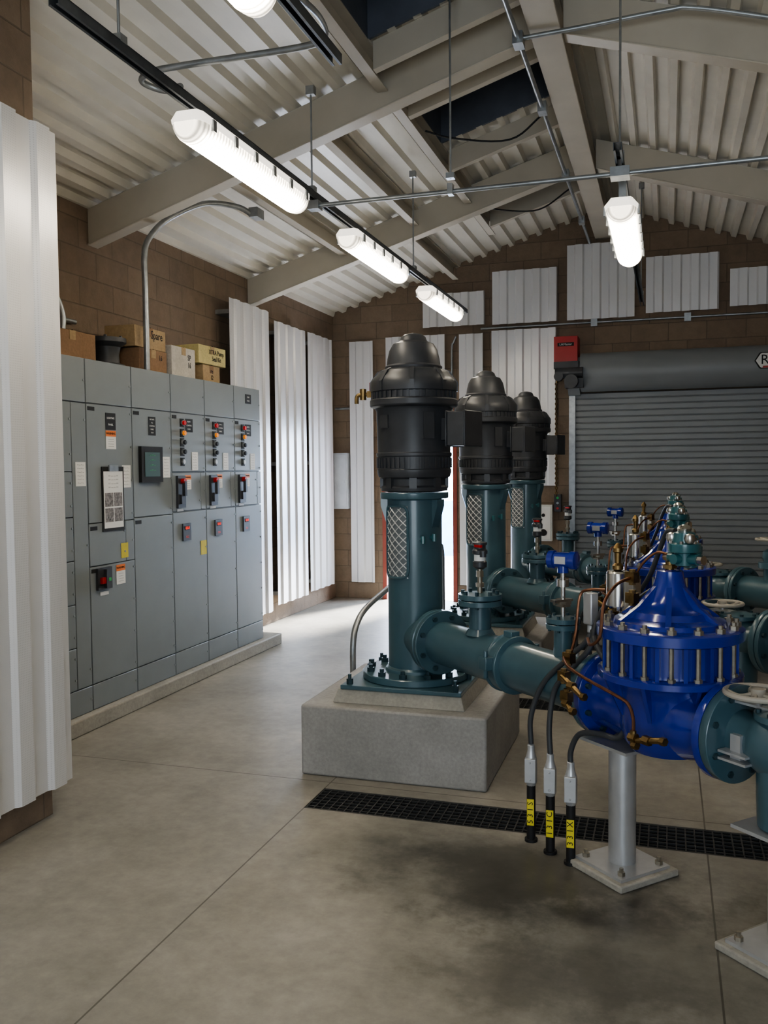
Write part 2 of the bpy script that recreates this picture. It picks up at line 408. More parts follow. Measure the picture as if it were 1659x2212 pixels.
# ------------------------------------------------------------------ corrugated acoustic panels
def profile(width,pitch,dep):
    pts=[];n=0
    seq=[(0,0),(.40,0),(.50,dep),(.90,dep)]
    while True:
        for a,h in seq:
            x=(n+a)*pitch
            if x>=width: pts.append((width,h)); return pts
            pts.append((x,h))
        n+=1
def panel(loc,width,z0,z1,face,lab,grp,pitch=.19,dep=.019,so=.045):
    pts=profile(width,pitch,dep); mb=MB(); t=.003; n=len(pts); v=[]
    for off in (0,t):
        for z in (z0,z1):
            for x,h in pts:
                v.append((x,-h-off,z) if face=='Y' else (h+off,x,z))
    f=[]
    for i in range(n-1):
        f.append((i,i+1,n+i+1,n+i)); f.append((2*n+i,2*n+i+1,3*n+i+1,3*n+i))
        f.append((i,i+1,2*n+i+1,2*n+i)); f.append((n+i,n+i+1,3*n+i+1,3*n+i))
    f.append((0,n,3*n,2*n)); f.append((n-1,2*n-1,4*n-1,3*n-1))
    mb.add(v,f)
    for zz in (z0+.12,(z0+z1)/2,z1-.12) if z1-z0>1 else (z0+.1,z1-.1):
        if face=='Y': mb.box(.02,width-.02,-.001,so-.002,zz-.02,zz+.02,1)
        else: mb.box(-so+.002,.001,.02,width-.02,zz-.02,zz+.02,1)
    return part("acoustic_panel",mb,["perf","galv"],loc=loc,label=lab,cat="wall panel",group=grp)
LA="tall white corrugated perforated metal panel on brown block wall"
for y0,y1,a,b,o in ((7.36,8.20,.18,3.19,.155),(8.45,9.24,.20,3.15,.10),(9.47,10.19,.20,3.18,.048)):
    panel((XL+o,y0,0),y1-y0,a,b,'X',LA,"panels on the cabinet-side wall",.20,.018,o)
panel((-2.722,-.9,0),4.445,.15,3.19,'X',"very large white corrugated perforated panel on the projecting wall","panel on projecting wall",.22,.022)
LB="short white corrugated perforated panel high on the gable wall"
for x0,x1,a,b in ((-2.80,-2.05,3.29,3.68),(-1.96,-1.21,3.28,3.89),(-1.10,-.36,3.28,4.12),(-.24,.52,3.31,3.92),(.63,1.40,3.33,3.73)):
    panel((x0,YB-.046,0),x1-x0,a,b,'Y',LB,"gable wall panels")
for x0,x1,a,b in ((-3.74,-3.43,.21,3.17),(-3.27,-2.53,2.25,3.20),(-2.36,-2.07,.21,3.19),(-1.97,-1.22,1.40,3.21)):
    panel((x0,YB-.046,0),x1-x0,a,b,'Y',"white corrugated perforated panel beside the open doorway","gable wall panels")
# ------------------------------------------------------------------ doors
mb=MB(); w=.05
mb.box(dl,dl+w,YB-.02,YB+.22,0,dt); mb.box(dr-w,dr,YB-.02,YB+.22,0,dt); mb.box(dl,dr,YB-.02,YB+.22,dt-w,dt)
part("door_2",mb,"dred",kind="structure")
g0,g1=-1.05,2.35
d1=thing("door_1",None,None,(0,YB,0)); d1["kind"]="structure"
mb=MB()
sl=.068; n=int(2.5/sl)
pr=[]
for i in range(n):
    zz=i*sl; pr+=[(-.078,zz),(-.090,zz+.010),(-.090,zz+sl-.010),(-.078,zz+sl-.003)]
v=[];f=[]
for x in (g0+.03,g1-.03):
    for yy,zz in pr: v.append((x,yy,zz))
m_=len(pr)
for i in range(m_-1): f.append((i,i+1,m_+i+1,m_+i))
mb.add(v,f); part("door_curtain",mb,"roll",d1)
mb=MB()
for x in (g0-.02,g1-.05): mb.box(x,x+.07,-.12,-.002,0,2.5)
part("door_track",mb,"galv",d1)
mb=MB(); hp=[(-.002,2.88),(-.20,2.88)]+[(-.20-.17*math.sin(pi*k/10),2.67+.21*math.cos(pi*k/10)) for k in range(1,10)]+[(-.20,2.455),(-.12,2.455)]
mb.prism(hp,g0+.12,g1+.1,'X'); part("door_hood",mb,"roll",d1)
mb=MB(); mb.prism([(-.002,2.84),(-.20,2.84),(-.30,2.77),(-.33,2.67),(-.30,2.53),(-.18,2.42),(-.002,2.42)],g0-.02,g0+.11,'X'); part("hood_bracket",mb,"roll",d1)
mb=MB(); ec=1.07
def rr_(hw,hh,k=.05): return [(ec-hw,2.70),(ec-hw+k*.9,2.70+hh*.9),(ec-hw+k*1.2,2.70+hh),(ec+hw-k*1.2,2.70+hh),(ec+hw-k*.9,2.70+hh*.9),(ec+hw,2.70),(ec+hw-k*.9,2.70-hh*.9),(ec+hw-k*1.2,2.70-hh),(ec-hw+k*1.2,2.70-hh),(ec-hw+k*.9,2.70-hh*.9)]
mb.prism(rr_(.215,.085),-.384,-.372,mi=1); mb.prism(rr_(.203,.076),-.386,-.384,mi=0); mb.prism([(ec-.14,2.625),(ec+.14,2.625),(ec+.13,2.645),(ec-.13,2.645)],-.3875,-.386,mi=2)
part("emblem_plate",mb,["white","ink","red"],d1)
text("R",.14,"ink",d1,(ec-.115,-.389,2.705),FY,"emblem_lettering"); text("&",.10,"red",d1,(ec,-.389,2.71),FY,"emblem_lettering"); text("S",.14,"ink",d1,(ec+.115,-.389,2.705),FY,"emblem_lettering")
mb=MB(); mb.box(-9,6,YB+.2,22,-.16,-.02); part("floor_outside",mb,"ground",kind="structure")
mb=MB(); mb.box(-9,3,16,16.3,-.02,1.0); part("wall_outside",mb,"bluew",kind="structure")
# ------------------------------------------------------------------ cabinets
mb=MB(); mb.box(XL+.002,-3.41,3.9,7.52,0,.1); part("equipment_curb",mb,"pale",bev=.01,label="low concrete housekeeping curb under the grey cabinets",cat="curb")
GC="row of motor control cabinets"
def warn(p,y,z,w=.08,h=.11):
    mb=MB(); mb.box(.2512,.2522,y,y+w,z-h,z-h*.32,0); mb.box(.2512,.2522,y,y+w,z-h*.32,z,1); part("warning_sticker",mb,["white","orange"],p)
    text("WARNING",w*.19,"ink",p,(.2527,y+w/2,z-h*.16),FX)
    for k in range(4): text("-----------",w*.16,"gtext",p,(.2527,y+w/2,z-h*(.45+.13*k)),FX)
def sticker(p,y,z,w=.08,h=.14):
    mb=MB(); mb.box(.2512,.2522,y,y+w,z-h,z); part("instruction_sticker",mb,"white",p)
    for k in range(6): text("= --- = --",w*.17,"gtext",p,(.2527,y+w/2,z-h*(.12+.15*k)),FX)
def cabinet(y0,kind,lab):
    c=thing("control_cabinet",lab,"electrical cabinet",(-3.72,y0+.25,.1),0,GC)
    mb=MB(); mb.box(-.245,.232,-.248,.248,0,2.23); part("cabinet_body",mb,["cab"],c)
    def door(z0,z1,ya=-.248,yb=.248,nm="cabinet_door",l=2):
        g=.003; z0-=.1;z1-=.1
        mb=MB(); mb.box(.234,.25,ya+g,yb-g,z0+g,z1-g); d=part(nm,mb,"cab",c,bev=.003)
        mb=MB()
        for k in range(l):
            zz=z0+(z1-z0)*((k+.5)/l if l<3 else (.06+.88*k/(l-1)))
            mb.cyl((.25,yb-.018,zz),(.255,yb-.018,zz),.007,seg=8)
        part("door_latch",mb,"galv",d)
        return d
    def plate(y,z,w=.07,h=.025,tx=None,ts=.012):
        z-=.1
        mb=MB(); mb.box(.2505,.2525,y,y+w,z-h,z); part("nameplate",mb,"ink",c)
        if tx:
            ls=tx.split("\n")
            for i,l_ in enumerate(ls): text(l_,ts,"white",c,(.2528,y+w/2,z-h*(i+.8)/(len(ls)+.6)),FX)
    door(2.05,2.33,nm="cover_panel",l=1); door(.1,.265,nm="cover_panel",l=1)
    if kind==0:
        zs=[.265,.53,.80,1.07,1.34,1.62,2.05]
        for a,b in zip(zs[:-1],zs[1:]): door(a,b,yb=.10,l=2)
        door(.265,2.05,ya=.10,nm="wireway_door",l=3); sticker(c,.13,1.58,.10,.15)
    if kind==1:
        door(1.29,2.05,l=4); door(1.015,1.29,yb=.15,l=2); door(1.015,1.29,ya=.15,nm="wireway_door",l=1); door(.265,1.015,l=4)
        plate(-.235,2.03); plate(-.235,1.27); plate(-.235,1.0)
        plate(-.05,2.0,.11,.11,"LIGHTING\nPANEL",.018); warn(c,-.05,1.785,.11,.12); sticker(c,.12,1.56,.10,.15)
        mb=MB(); mb.box(.251,.257,-.11,.13,1.13,1.55,0); mb.box(.257,.2585,-.095,.115,1.15,1.52,1); mb.box(.2585,.2595,-.085,.005,1.19,1.28,2); mb.box(.2585,.2595,.015,.105,1.19,1.28,2); mb.box(.2585,.2595,-.085,.005,1.29,1.38,2); mb.box(.2585,.2595,.015,.105,1.29,1.38,2); mb.box(.257,.266,-.04,.06,1.52,1.56,3)
        part("notice_frame",mb,["ink","white","photo","galv"],c)
        for k in range(4): text("== ---- --- ==",.02,"gtext",c,(.2588,.01,1.49-.025*k),FX)
        mb=MB(); mb.box(.2512,.2522,.09,.17,.94,1.04); part("paper_tag",mb,"yellow",c)
        mb=MB(); mb.box(.25,.268,-.19,-.04,.76,.90,0); mb.box(.268,.285,-.17,-.13,.80,.84,1); mb.box(.268,.275,-.12,-.09,.81,.83,2); mb.box(.268,.275,-.085,-.06,.81,.83,3); mb.box(.268,.29,-.13,-.11,.77,.89,0)
        part("breaker_handle",mb,["black","red","yellow","green"],c)
        mb=MB(); mb.box(.2512,.2522,-.15,-.06,.72,.745); part("small_label",mb,"white",c)
        warn(c,.03,.90,.10,.13)
    if kind==2:
        door(1.30,2.05,l=4); door(.265,1.30,l=6); plate(-.235,2.03); plate(-.235,1.28); plate(-.05,2.0,.09,.13,"FILTRATE\nPLC\nCONTROL\nPANEL\n01-01",.014)
        sticker(c,.12,1.62,.10,.15)
        mb=MB(); mb.box(.25,.275,-.18,.09,1.44,1.69,0); mb.box(.275,.2765,-.14,.05,1.48,1.65,1); h=part("operator_screen",mb,["ink","screen"],c,bev=.002)
        for k in range(4): text("-- == ---",.022,"green",c,(.2772,-.045,1.63-.035*k),FX)
    if kind>=3:
        door(1.61,2.05,l=3); door(1.315,1.605,yb=.17,l=2); door(1.315,1.605,ya=.17,nm="wireway_door",l=1); door(.265,1.31,l=5)
        plate(-.235,2.03,.06)
        if kind==5: plate(-.04,2.27,.11,.08,"PUMP\nPANEL",.018)
        plate(-.05,2.01,.11,.10,"PUMP %d\nCONTROL\nPANEL"%(kind-2),.016)
        for zz,m1 in ((1.976,"ledr"),(1.90,"ledo"),(1.83,"black"),(1.76,"black"),(1.685,"chrome")):
            mb=MB(); z=zz-.1; mb.cbox((.252,-.10,z),(.005,.055,.062),0); mb.cyl((.254,-.10,z),(.266,-.10,z),.021,1,seg=16)
            if m1=="black": mb.cbox((.275,-.10,z),(.02,.008,.034),2); mb.cyl((.266,-.10,z),(.285,-.10,z),.014,2,seg=12)
            elif m1=="chrome": mb.cyl((.266,-.10,z),(.270,-.10,z),.016,2,seg=16)
            else: mb.cyl((.266,-.10,z),(.282,-.10,z),.017,2,seg=16)
            part("pilot_button",mb,["ink","galv",m1 if m1!="chrome" else "dullw"],c)
        sticker(c,.04,1.66,.09,.14)
        mb=MB(); mb.box(.25,.27,-.20,-.09,1.24,1.48,0); mb.box(.27,.285,-.175,-.115,1.27,1.34,0); mb.cyl((.27,-.145,1.44),(.30,-.145,1.44),.022,1,seg=14); mb.box(.28,.305,-.16,-.13,1.33,1.44,0); mb.box(.27,.273,-.115,-.10,1.34,1.46,2)
        part("disconnect_handle",mb,["black","red","green"],c,bev=.002)
        mb=MB(); mb.box(.2512,.2522,-.19,-.10,1.215,1.235); part("small_label",mb,"white",c)
        warn(c,-.07,1.485,.09,.11)
        mb=MB(); mb.box(.25,.262,-.125,-.01,.99,1.12,0); mb.box(.262,.2635,-.10,-.035,1.07,1.10,1); part("drive_keypad",mb,["black","ink"],c,bev=.002)
        text("8.8.8",.03,"led",c,(.2645,-.067,1.085),FX); text(": : :",.03,"led",c,(.2635,-.067,1.02),FX)
        if kind==3:
            mb=MB(); mb.box(.2512,.2522,.15,.24,.86,.97); part("paper_tag",mb,"yellow",c)
    return c
for y0,k,lab in ((3.75,0,"grey steel cabinet section partly behind the projecting wall"),(4.25,0,"grey steel cabinet with a stack of small compartment doors"),(4.75,1,"grey cabinet with framed notice and lighting panel nameplate"),
                 (5.25,2,"grey cabinet with a black-framed operator touch screen"),(5.75,3,"grey pump cabinet with pilot lights, switch handle and yellow tag"),
                 (6.25,4,"grey pump cabinet with pilot lights and red display keypad"),(6.75,5,"grey pump cabinet at the end of the row")):
    cabinet(y0,k,lab)
def carton(x0,x1,y0,y1,z0,z1,m,lab,tx=None,ts=.07,ty=0,rz=0):
    c=thing("cardboard_box",lab,"box",((x0+x1)/2,(y0+y1)/2,z0),rz,"boxes on top of the cabinets")
    a,b,h=(x1-x0)/2,(y1-y0)/2,z1-z0
    mb=MB(); mb.box(-a,a,-b,b,0,h); part("box_body",mb,m,c,bev=.004)
    mb=MB(); mb.box(-a*.98,a*.98,-.03,.03,h,h+.002); mb.box(a,a+.002,-.03,.03,h-.06,h); part("packing_tape",mb,"card2" if m!="card2" else "card",c)
    mb=MB(); mb.box(-a*.99,a+.004,-.003,-.0,h+.001,h+.004); part("box_flap_seam",mb,"ink",c)
    if tx:
        for i,l_ in enumerate(tx.split("\n")): text(l_,ts,"ink",c,(a+.003,ty,h*.68-i*ts*.95),FX,"handwriting",sx=.85)
    return c
T=2.331
carton(-3.92,-3.62,4.60,5.08,T,T+.19,"card","plain brown cardboard box on cabinet top")
carton(-3.83,-3.56,5.50,5.86,T,T+.165,"card","brown cardboard box under another box","16",.055,.09)
carton(-3.82,-3.575,5.46,5.88,T+.17,T+.32,"card2","cardboard box marked Spare on top of another box","Spare",.085,.08,.03)
carton(-3.82,-3.56,5.93,6.28,T,T+.235,"cardw","white printed carton marked SP on cabinet top","SP\n16",.06,.08)
carton(-3.80,-3.58,6.44,6.72,T,T+.145,"card2","small carton marked Spare under a pale carton","re\n12",.055)
carton(-3.80,-3.57,6.37,6.80,T+.15,T+.30,"cardy","yellowed carton marked for pump seal kits","XTRA Pump\nSeal Kit",.055,.06,-.03)
mb=MB(); mb.lathe([(.12,0),(.12,.02),(.085,.03),(.08,.09),(.09,.14),(.13,.17),(.13,.20),(.09,.20)],(0,0,0),0,28); mb.bolts((0,0,.20),.11,6,.01,.012)
part("pipe_flange",mb,"black",loc=(-3.68,5.29,T),label="dark cast pipe flange spool on cabinet top",cat="pipe fitting")
# ------------------------------------------------------------------ light fixtures
ZS=3.22
def fixture(x,yc,zc,drop=0,lab="long enclosed strip light glowing warm white below a strut"):
    L=1.25; c=thing("strip_light",lab,"light fixture",(x,yc,zc),0,"enclosed strip lights")
    def shell(prof,ends):
        mb=MB(); v=[];f=[];n=len(prof)
        for yy,s in ends:
            for px,pz in prof: v.append((px*s,yy,pz*(.55+.45*s)))
        for k in range(len(ends)-1):
            for i in range(n):
                j=(i+1)%n; f.append((k*n+i,k*n+j,(k+1)*n+j,(k+1)*n+i))
        f.append(tuple(range(n))); f.append(tuple(range((len(ends)-1)*n,len(ends)*n))[::-1]); mb.add(v,f); return mb
    lp=[(.082*math.cos(pi+pi*i/12),.078*math.sin(pi+pi*i/12)) for i in range(13)]
    ends=[(-L/2,.55),(-L/2+.02,.85),(-L/2+.06,1),(L/2-.06,1),(L/2-.02,.85),(L/2,.55)]
    part("lamp_lens",shell(lp,ends),"lens",c)
    hp=[(-.086,0),(-.090,.02),(-.06,.055),(.06,.055),(.090,.02),(.086,0)]
    part("lamp_housing",shell(hp,ends),"rim",c)
    mb=MB()
    for k in range(6):
        yy=-L/2+.1+k*(L-.2)/5
        for s in (-1,1): mb.cbox((s*.090,yy,.0),(.012,.03,.05))
    part("lens_clip",mb,"galv",c)
    mb=MB()
    for yy in (-.42,.42): mb.box(-.02,.02,yy-.02,yy+.02,.055,.078+drop)
    part("hanger_bracket",mb,"galv",c)
    return c
for x,yc in ((-2,4.10),(-2,6.13),(-2,8.07),(-1.25,2.04)): fixture(x,yc,ZS-.085)
fixture(-.25,5.66,ZS-.19,.11,"strip light hanging end-on below a short drop from a strut")
def strut(x,y0,y1,lab):
    mb=MB(); z=ZS+.013
    mb.box(x-.021,x+.021,y0,y1,z+.017,z+.020); mb.box(x-.021,x-.018,y0,y1,z-.021,z+.02); mb.box(x+.018,x+.021,y0,y1,z-.021,z+.02)
    mb.box(x-.018,x-.010,y0,y1,z-.021,z-.018); mb.box(x+.010,x+.018,y0,y1,z-.021,z-.018)
    part("strut_channel",mb,"dgalv",label=lab,cat="channel",group="ceiling strut channels")
strut(-2,2.62,9.10,"dark steel strut channel carrying three strip lights"); strut(-.25,4.70,9.3,"dark steel strut channel below the ridge"); strut(-1.25,.9,3.36,"dark steel strut channel above a strip light")
def pipe(name,path,r,mat,lab,cat="conduit",grp=None,sm=True,extra=None,sub=6):
    mb=MB(); mb.tube(path,r,0,12,sm,sub)
    if extra: extra(mb)
    return part(name,mb,mat if isinstance(mat,list) else [mat],label=lab,cat=cat,group=grp)
def bx(*cs):
    def f(mb):
        for c,d in cs: mb.cbox(c,d)
    return f
GQ="galvanized conduit runs"
pipe("conduit",[(-2.0,4.97,3.18),(2.565,4.97,3.18)],.013,"galv","thin galvanized conduit crossing below the roof beams",grp=GQ,sm=False,
     extra=bx(((-2.0,4.97,3.18),(.07,.07,.05)),((-1.175,4.97,3.19),(.03,.05,.06)),((-.25,4.97,3.18),(.10,.10,.05))))
pipe("conduit",[(-.85,-1,4.13),(-.85,10.38,4.13)],.016,"galv","galvanized conduit strapped along the ridge beam",grp=GQ,sm=False,
     extra=bx(*[((-.85,y_,4.13),(.06,.10,.07)) for y_ in (3.6,5.35,6.4,7.9,9.4)]))
pipe("conduit",[(-.85,5.35,4.14),(-.5,5.35,4.15),(-.02,5.35,4.17),(.12,5.35,4.16),(.5,5.35,4.05),(1.6,5.35,3.70)],.014,"galv","galvanized conduit branching across to the far roof slope",grp=GQ)
pipe("conduit",[(-2.0,3.45,3.27),(-2.14,3.55,3.31),(-2.22,3.50,3.34),(-2.14,3.45,3.35),(-1.95,3.44,3.35),(-1.45,3.45,3.35),(-1.32,3.40,3.35),(-1.28,3.25,3.35),(-1.26,3.0,3.30),(-1.25,2.9,3.26)],.014,"galv","bent galvanized conduit linking two rows of lights",grp=GQ)
pipe("conduit",[(-3.52,5.53,2.335),(-3.52,5.53,2.9),(-3.52,5.53,3.15),(-3.50,5.58,3.28),(-3.43,5.71,3.43),(-3.25,5.90,3.57),(-3.07,6.08,3.58),(-2.98,6.18,3.53)],.021,"galv","galvanized conduit rising from cabinet and bending to a roof purlin",grp=GQ,
     extra=bx(((-2.97,6.2,3.55),(.07,.12,.07))))
pipe("conduit",[(-3.78,4.95,2.54),(-3.78,4.95,2.66),(-3.80,4.88,2.77),(-3.88,4.65,2.80),(-3.92,4.3,2.80)],.021,"galv","short bent conduit above the first cabinet",grp=GQ)
pipe("conduit",[(-3.94,3.5,2.66),(-3.94,5.3,2.66)],.016,"galv","horizontal conduit on the block wall above cabinets",grp=GQ,sm=False)
pipe("conduit",[(-2.10,YB-.03,3.245),(XR-.01,YB-.03,3.245)],.013,"galv","horizontal conduit across the gable wall",grp=GQ,sm=False,
     extra=bx(((-.8,YB-.03,3.245),(.07,.04,.09)),((.2,YB-.03,3.245),(.07,.04,.09))))
pipe("conduit",[(-4.0+.06,YB-.03,2.36),(-3.75,YB-.03,2.36)],.016,"galv","short conduit run at the wall corner",grp=GQ,sm=False)
pipe("conduit",[(-2.45,YB-.03,2.3),(-2.45,YB-.03,3.0),(-2.43,YB-.03,3.1),(-2.40,YB-.03,3.17)],.013,"galv","galvanized conduit bending beside the doorway",grp=GQ)
for x,y,z1 in ((-2,4.93,3.86),(-1.175,4.97,4.30),(-.25,4.93,4.30),(-2,7.12,4.05),(-.25,8.9,4.3),(-2,3.0,3.86)):
    mb=MB(); mb.cyl((x,y,ZS+.03),(x,y,z1),.006,seg=8); mb.cbox((x,y,z1-.03),(.05,.04,.05)); mb.cbox((x,y,ZS+.045),(.045,.045,.03))
    part("hanger_rod",mb,"galv",label="thin threaded hanger rod holding strut channel",cat="rod",group="hanger rods")
for p in ([(-.86,6.5,4.13),(-1.1,6.5,3.98),(-1.5,6.45,4.02),(-1.70,6.4,4.08)],[(-.86,8.3,4.13),(-1.15,8.4,4.0),(-1.5,8.4,4.03),(-1.7,8.4,4.1)]):
    pipe("cable",p,.007,"blk2","dark loose cable drooping below a skylight opening","cable","skylight cables")
# ------------------------------------------------------------------ grates
for a,b in bands:
    mb=MB(); t=.006; z0,z1=-.03,-.001
    xe=XR-.02; w=b-a
    mb.box(gx0+.002,xe,a+.002,a+.016,z0,z1); mb.box(gx0+.002,xe,b-.016,b-.002,z0,z1)
    for i in range(1,7):
        yy=a+w*i/7; mb.box(gx0+.002,xe,yy-t/2,yy+t/2,z0,z1)
    x=gx0+.006
    while x<xe: mb.box(x-t/2,x+t/2,a+.002,b-.002,z0,z1+.0005); x+=.0385
    part("floor_grate",mb,"grate",label="long black cast trench grate set in concrete floor",cat="drain grate",group="trench grates")
# ------------------------------------------------------------------ pumps
PY=[4.72,6.75,8.78]; PX=-1.33
ANG=math.atan2(-1.26,1.34)
G1="vertical pumps in a row"
def block():
    mb=MB(); mb.box(-.5,.5,-.42,.63,0,.375); c=thing("pump_plinth","grey cast concrete block carrying a vertical pump","concrete base",(PX-.02,PY[0],0),0,"pump plinths")
    part("concrete_block",mb,"conc",c,bev=.012)
    mb=MB(); v=[]
    a,b=.36,.33
    for s,z in ((1,.375),(.94,.445)):
        for sx,sy in ((-1,-1),(1,-1),(1,1),(-1,1)): v.append((sx*a*s+.01,sy*b*s+.0,z))
    mb.add(v,[(0,1,2,3),(4,5,6,7),(0,1,5,4),(1,2,6,5),(2,3,7,6),(3,0,4,7)]); part("grout_pad",mb,"pale",c,bev=.004)
    return c
blk=block()
def pump():
    c=thing("vertical_turbine_pump","black motor on teal pump column with square base plate","pump",(PX,PY[0],.447),0,G1)
    Z=.447
    def z(v): return v-Z
    mb=MB(); mb.box(-.33,.33,-.32,.32,0,.022); part("sole_plate",mb,"teal",c,bev=.003)
    mb=MB(); mb.lathe([(.29,.022),(.295,.026),(.295,.056),(.29,.06),(.17,.06),(.165,.075),(.15,.085),(.15,z(1.45)),(.155,z(1.455)),(.185,z(1.458)),(.188,z(1.465)),(.188,z(1.488)),(.185,z(1.492)),(.10,z(1.492))],seg=48)
    mb.M=Matrix.Rotation(ANG,4,'Z')
    mb.lathe([(.125,.05),(.125,.20),(.13,.21),(.165,.215),(.17,.218),(.17,.245),(.165,.249)],(0,0,z(.70)),0,36,'X')
    mb.M=Matrix.Identity(4)
    for ang in (-25,65,155,-165):
        t=math.radians(ang); mb.M=Matrix.Rotation(t,4,'Z')
        mb.prism([(.148,z(1.455)),(.186,z(1.455)),(.186,z(1.42)),(.148,z(1.30))],-.03,.03)
        mb.M=Matrix.Identity(4)
    part("pump_column",mb,"teal",c,bev=0)
    mb=MB(); mb.bolts((0,0,.06),.255,12,.021,.022); mb.bolts((0,0,.08),.255,12,.012,.02)
    for sx,sy in ((-.29,.28),(.29,.28),(-.29,-.28),(.29,-.28),(-.30,.1),(.30,.0),(.29,.16)):
        mb.cyl((sx,sy,.022),(sx,sy,.05),.018,seg=6); mb.cyl((sx,sy,.05),(sx,sy,.075),.010,seg=8)
    part("anchor_nut",mb,"dbolt",c)
    mb=MB(); a0,a1=math.radians(-146),math.radians(-88); zb,zt_=z(1.03),z(1.42); R=.152
    n=10; v=[];f=[]
    for i in range(n+1):
        t=a0+(a1-a0)*i/n; v+=[(R*math.cos(t),R*math.sin(t),zb),(R*math.cos(t),R*math.sin(t),zt_)]
    for i in range(n): f.append((2*i,2*i+2,2*i+3,2*i+1))
    mb.add(v,f,0)
    R=.157
    def cp(u,w): t=a0+(a1-a0)*u; return (R*math.cos(t),R*math.sin(t),zb+(zt_-zb)*w)
    fr=[]
    for i in range(40):
        q=2*pi*i/40; cx,cz=math.cos(q),math.sin(q); fr.append(cp(.5+.5*(abs(cx)**.35)*(1 if cx>0 else -1),.5+.5*(abs(cz)**.2)*(1 if cz>0 else -1)))
    fr.append(fr[0]); mb.tube(fr,.008,1,6,False)
    for k in range(-5,12):
        for sgn in (1,-1):
            pts=[]
            for i in range(9):
                u=i/8; w=(k/8.5+(u*.36)*sgn+(.0 if sgn>0 else .36))
                if 0<=w<=1: pts.append(cp(u,w))
            if len(pts)>1: mb.tube(pts,.0032,2,4,False)
    part("shaft_guard",mb,["gpanel","teal","mesh"],c)
    mb=MB()
    for t,zz in ((-60,1.24),(-38,1.25)):
        a=math.radians(t); x,y=.15*math.cos(a),.15*math.sin(a); mb.cyl((x*.95,y*.95,z(zz)),(x*1.2,y*1.2,z(zz)),.012,seg=10); mb.cyl((x*1.17,y*1.17,z(zz)-.02),(x*1.17,y*1.17,z(zz)+.02),.012,seg=10)
    part("drain_fitting",mb,"tealp",c)
    prof=[(.150,1.494),(.182,1.50),(.185,1.52),(.172,1.53),(.172,1.565),(.196,1.575),(.204,1.60),(.204,1.615),(.200,1.62),(.202,1.685),(.208,1.69),(.208,1.705),(.200,1.71),(.206,1.935),(.214,1.95),(.236,1.958),(.241,1.965),(.241,1.992),(.236,1.998),(.227,2.002),(.227,2.035),(.236,2.040),(.238,2.06),(.236,2.09),(.222,2.115),(.200,2.135),(.192,2.150),(.165,2.160),(.150,2.165)]
    mb=MB(); mb.lathe([(r,z(q)) for r,q in prof],seg=56)
    for i in range(44):
        t=2*pi*i/44; mb.M=Matrix.Rotation(t,4,'Z'); mb.box(.19,.208,-.005,.005,z(1.625),z(1.68)); mb.box(.215,.235,-.006,.006,z(2.000),z(2.036)); mb.M=Matrix.Identity(4)
    for i in range(8):
        t=2*pi*(i+.3)/8; mb.M=Matrix.Rotation(t,4,'Z'); mb.box(.16,.188,-.02,.02,z(1.515),z(1.575)); mb.prism([(.17,z(2.165)),(.20,z(2.15)),(.242,z(2.09)),(.242,z(2.04)),(.20,z(2.04))],-.012,.012); mb.M=Matrix.Identity(4)
    mb.M=Matrix.Rotation(math.radians(-52),4,'Z'); mb.box(.19,.213,-.03,.03,z(1.78),z(1.92)); mb.M=Matrix.Identity(4)
    mb.M=Matrix.Rotation(math.radians(-125),4,'Z'); mb.box(.19,.210,-.035,.035,z(1.84),z(1.91)); mb.M=Matrix.Identity(4)
    part("motor_housing",mb,"black",c)
    mb=MB(); mb.lathe([(r,z(q)) for r,q in ((.155,2.160),(.158,2.175),(.148,2.185),(.143,2.22),(.132,2.265),(.112,2.30),(.082,2.312),(.074,2.32),(.068,2.338),(.05,2.352),(.02,2.359),(.001,2.36))],seg=40)
    part("motor_cap",mb,"black",c)
    mb=MB(); mb.M=Matrix.Rotation(math.radians(-14),4,'Z'); mb.box(.19,.26,-.05,.05,z(1.77),z(1.89)); mb.box(.245,.255,-.105,.105,z(1.735),z(1.925)); mb.box(.255,.355,-.10,.10,z(1.74),z(1.92)); mb.box(.355,.365,-.105,.105,z(1.735),z(1.925)); mb.M=Matrix.Identity(4)
    part("junction_box",mb,"black",c,bev=.005)
    mb=MB()
    mb.tube([(-.20,-.05,z(2.03)),(-.27,-.07,z(2.03)),(-.30,-.08,z(2.02)),(-.305,-.08,z(1.98))],.012,0,10); mb.cyl((-.27,-.07,z(2.0)),(-.27,-.07,z(2.06)),.018,0,seg=10); mb.cbox((-.22,-.06,z(2.03)),(.05,.035,.035)); mb.cbox((-.22,-.06,z(2.07)),(.03,.01,.05),1)
    part("oil_drain_valve",mb,["brass","red"],c)
    return c
pmp=pump()
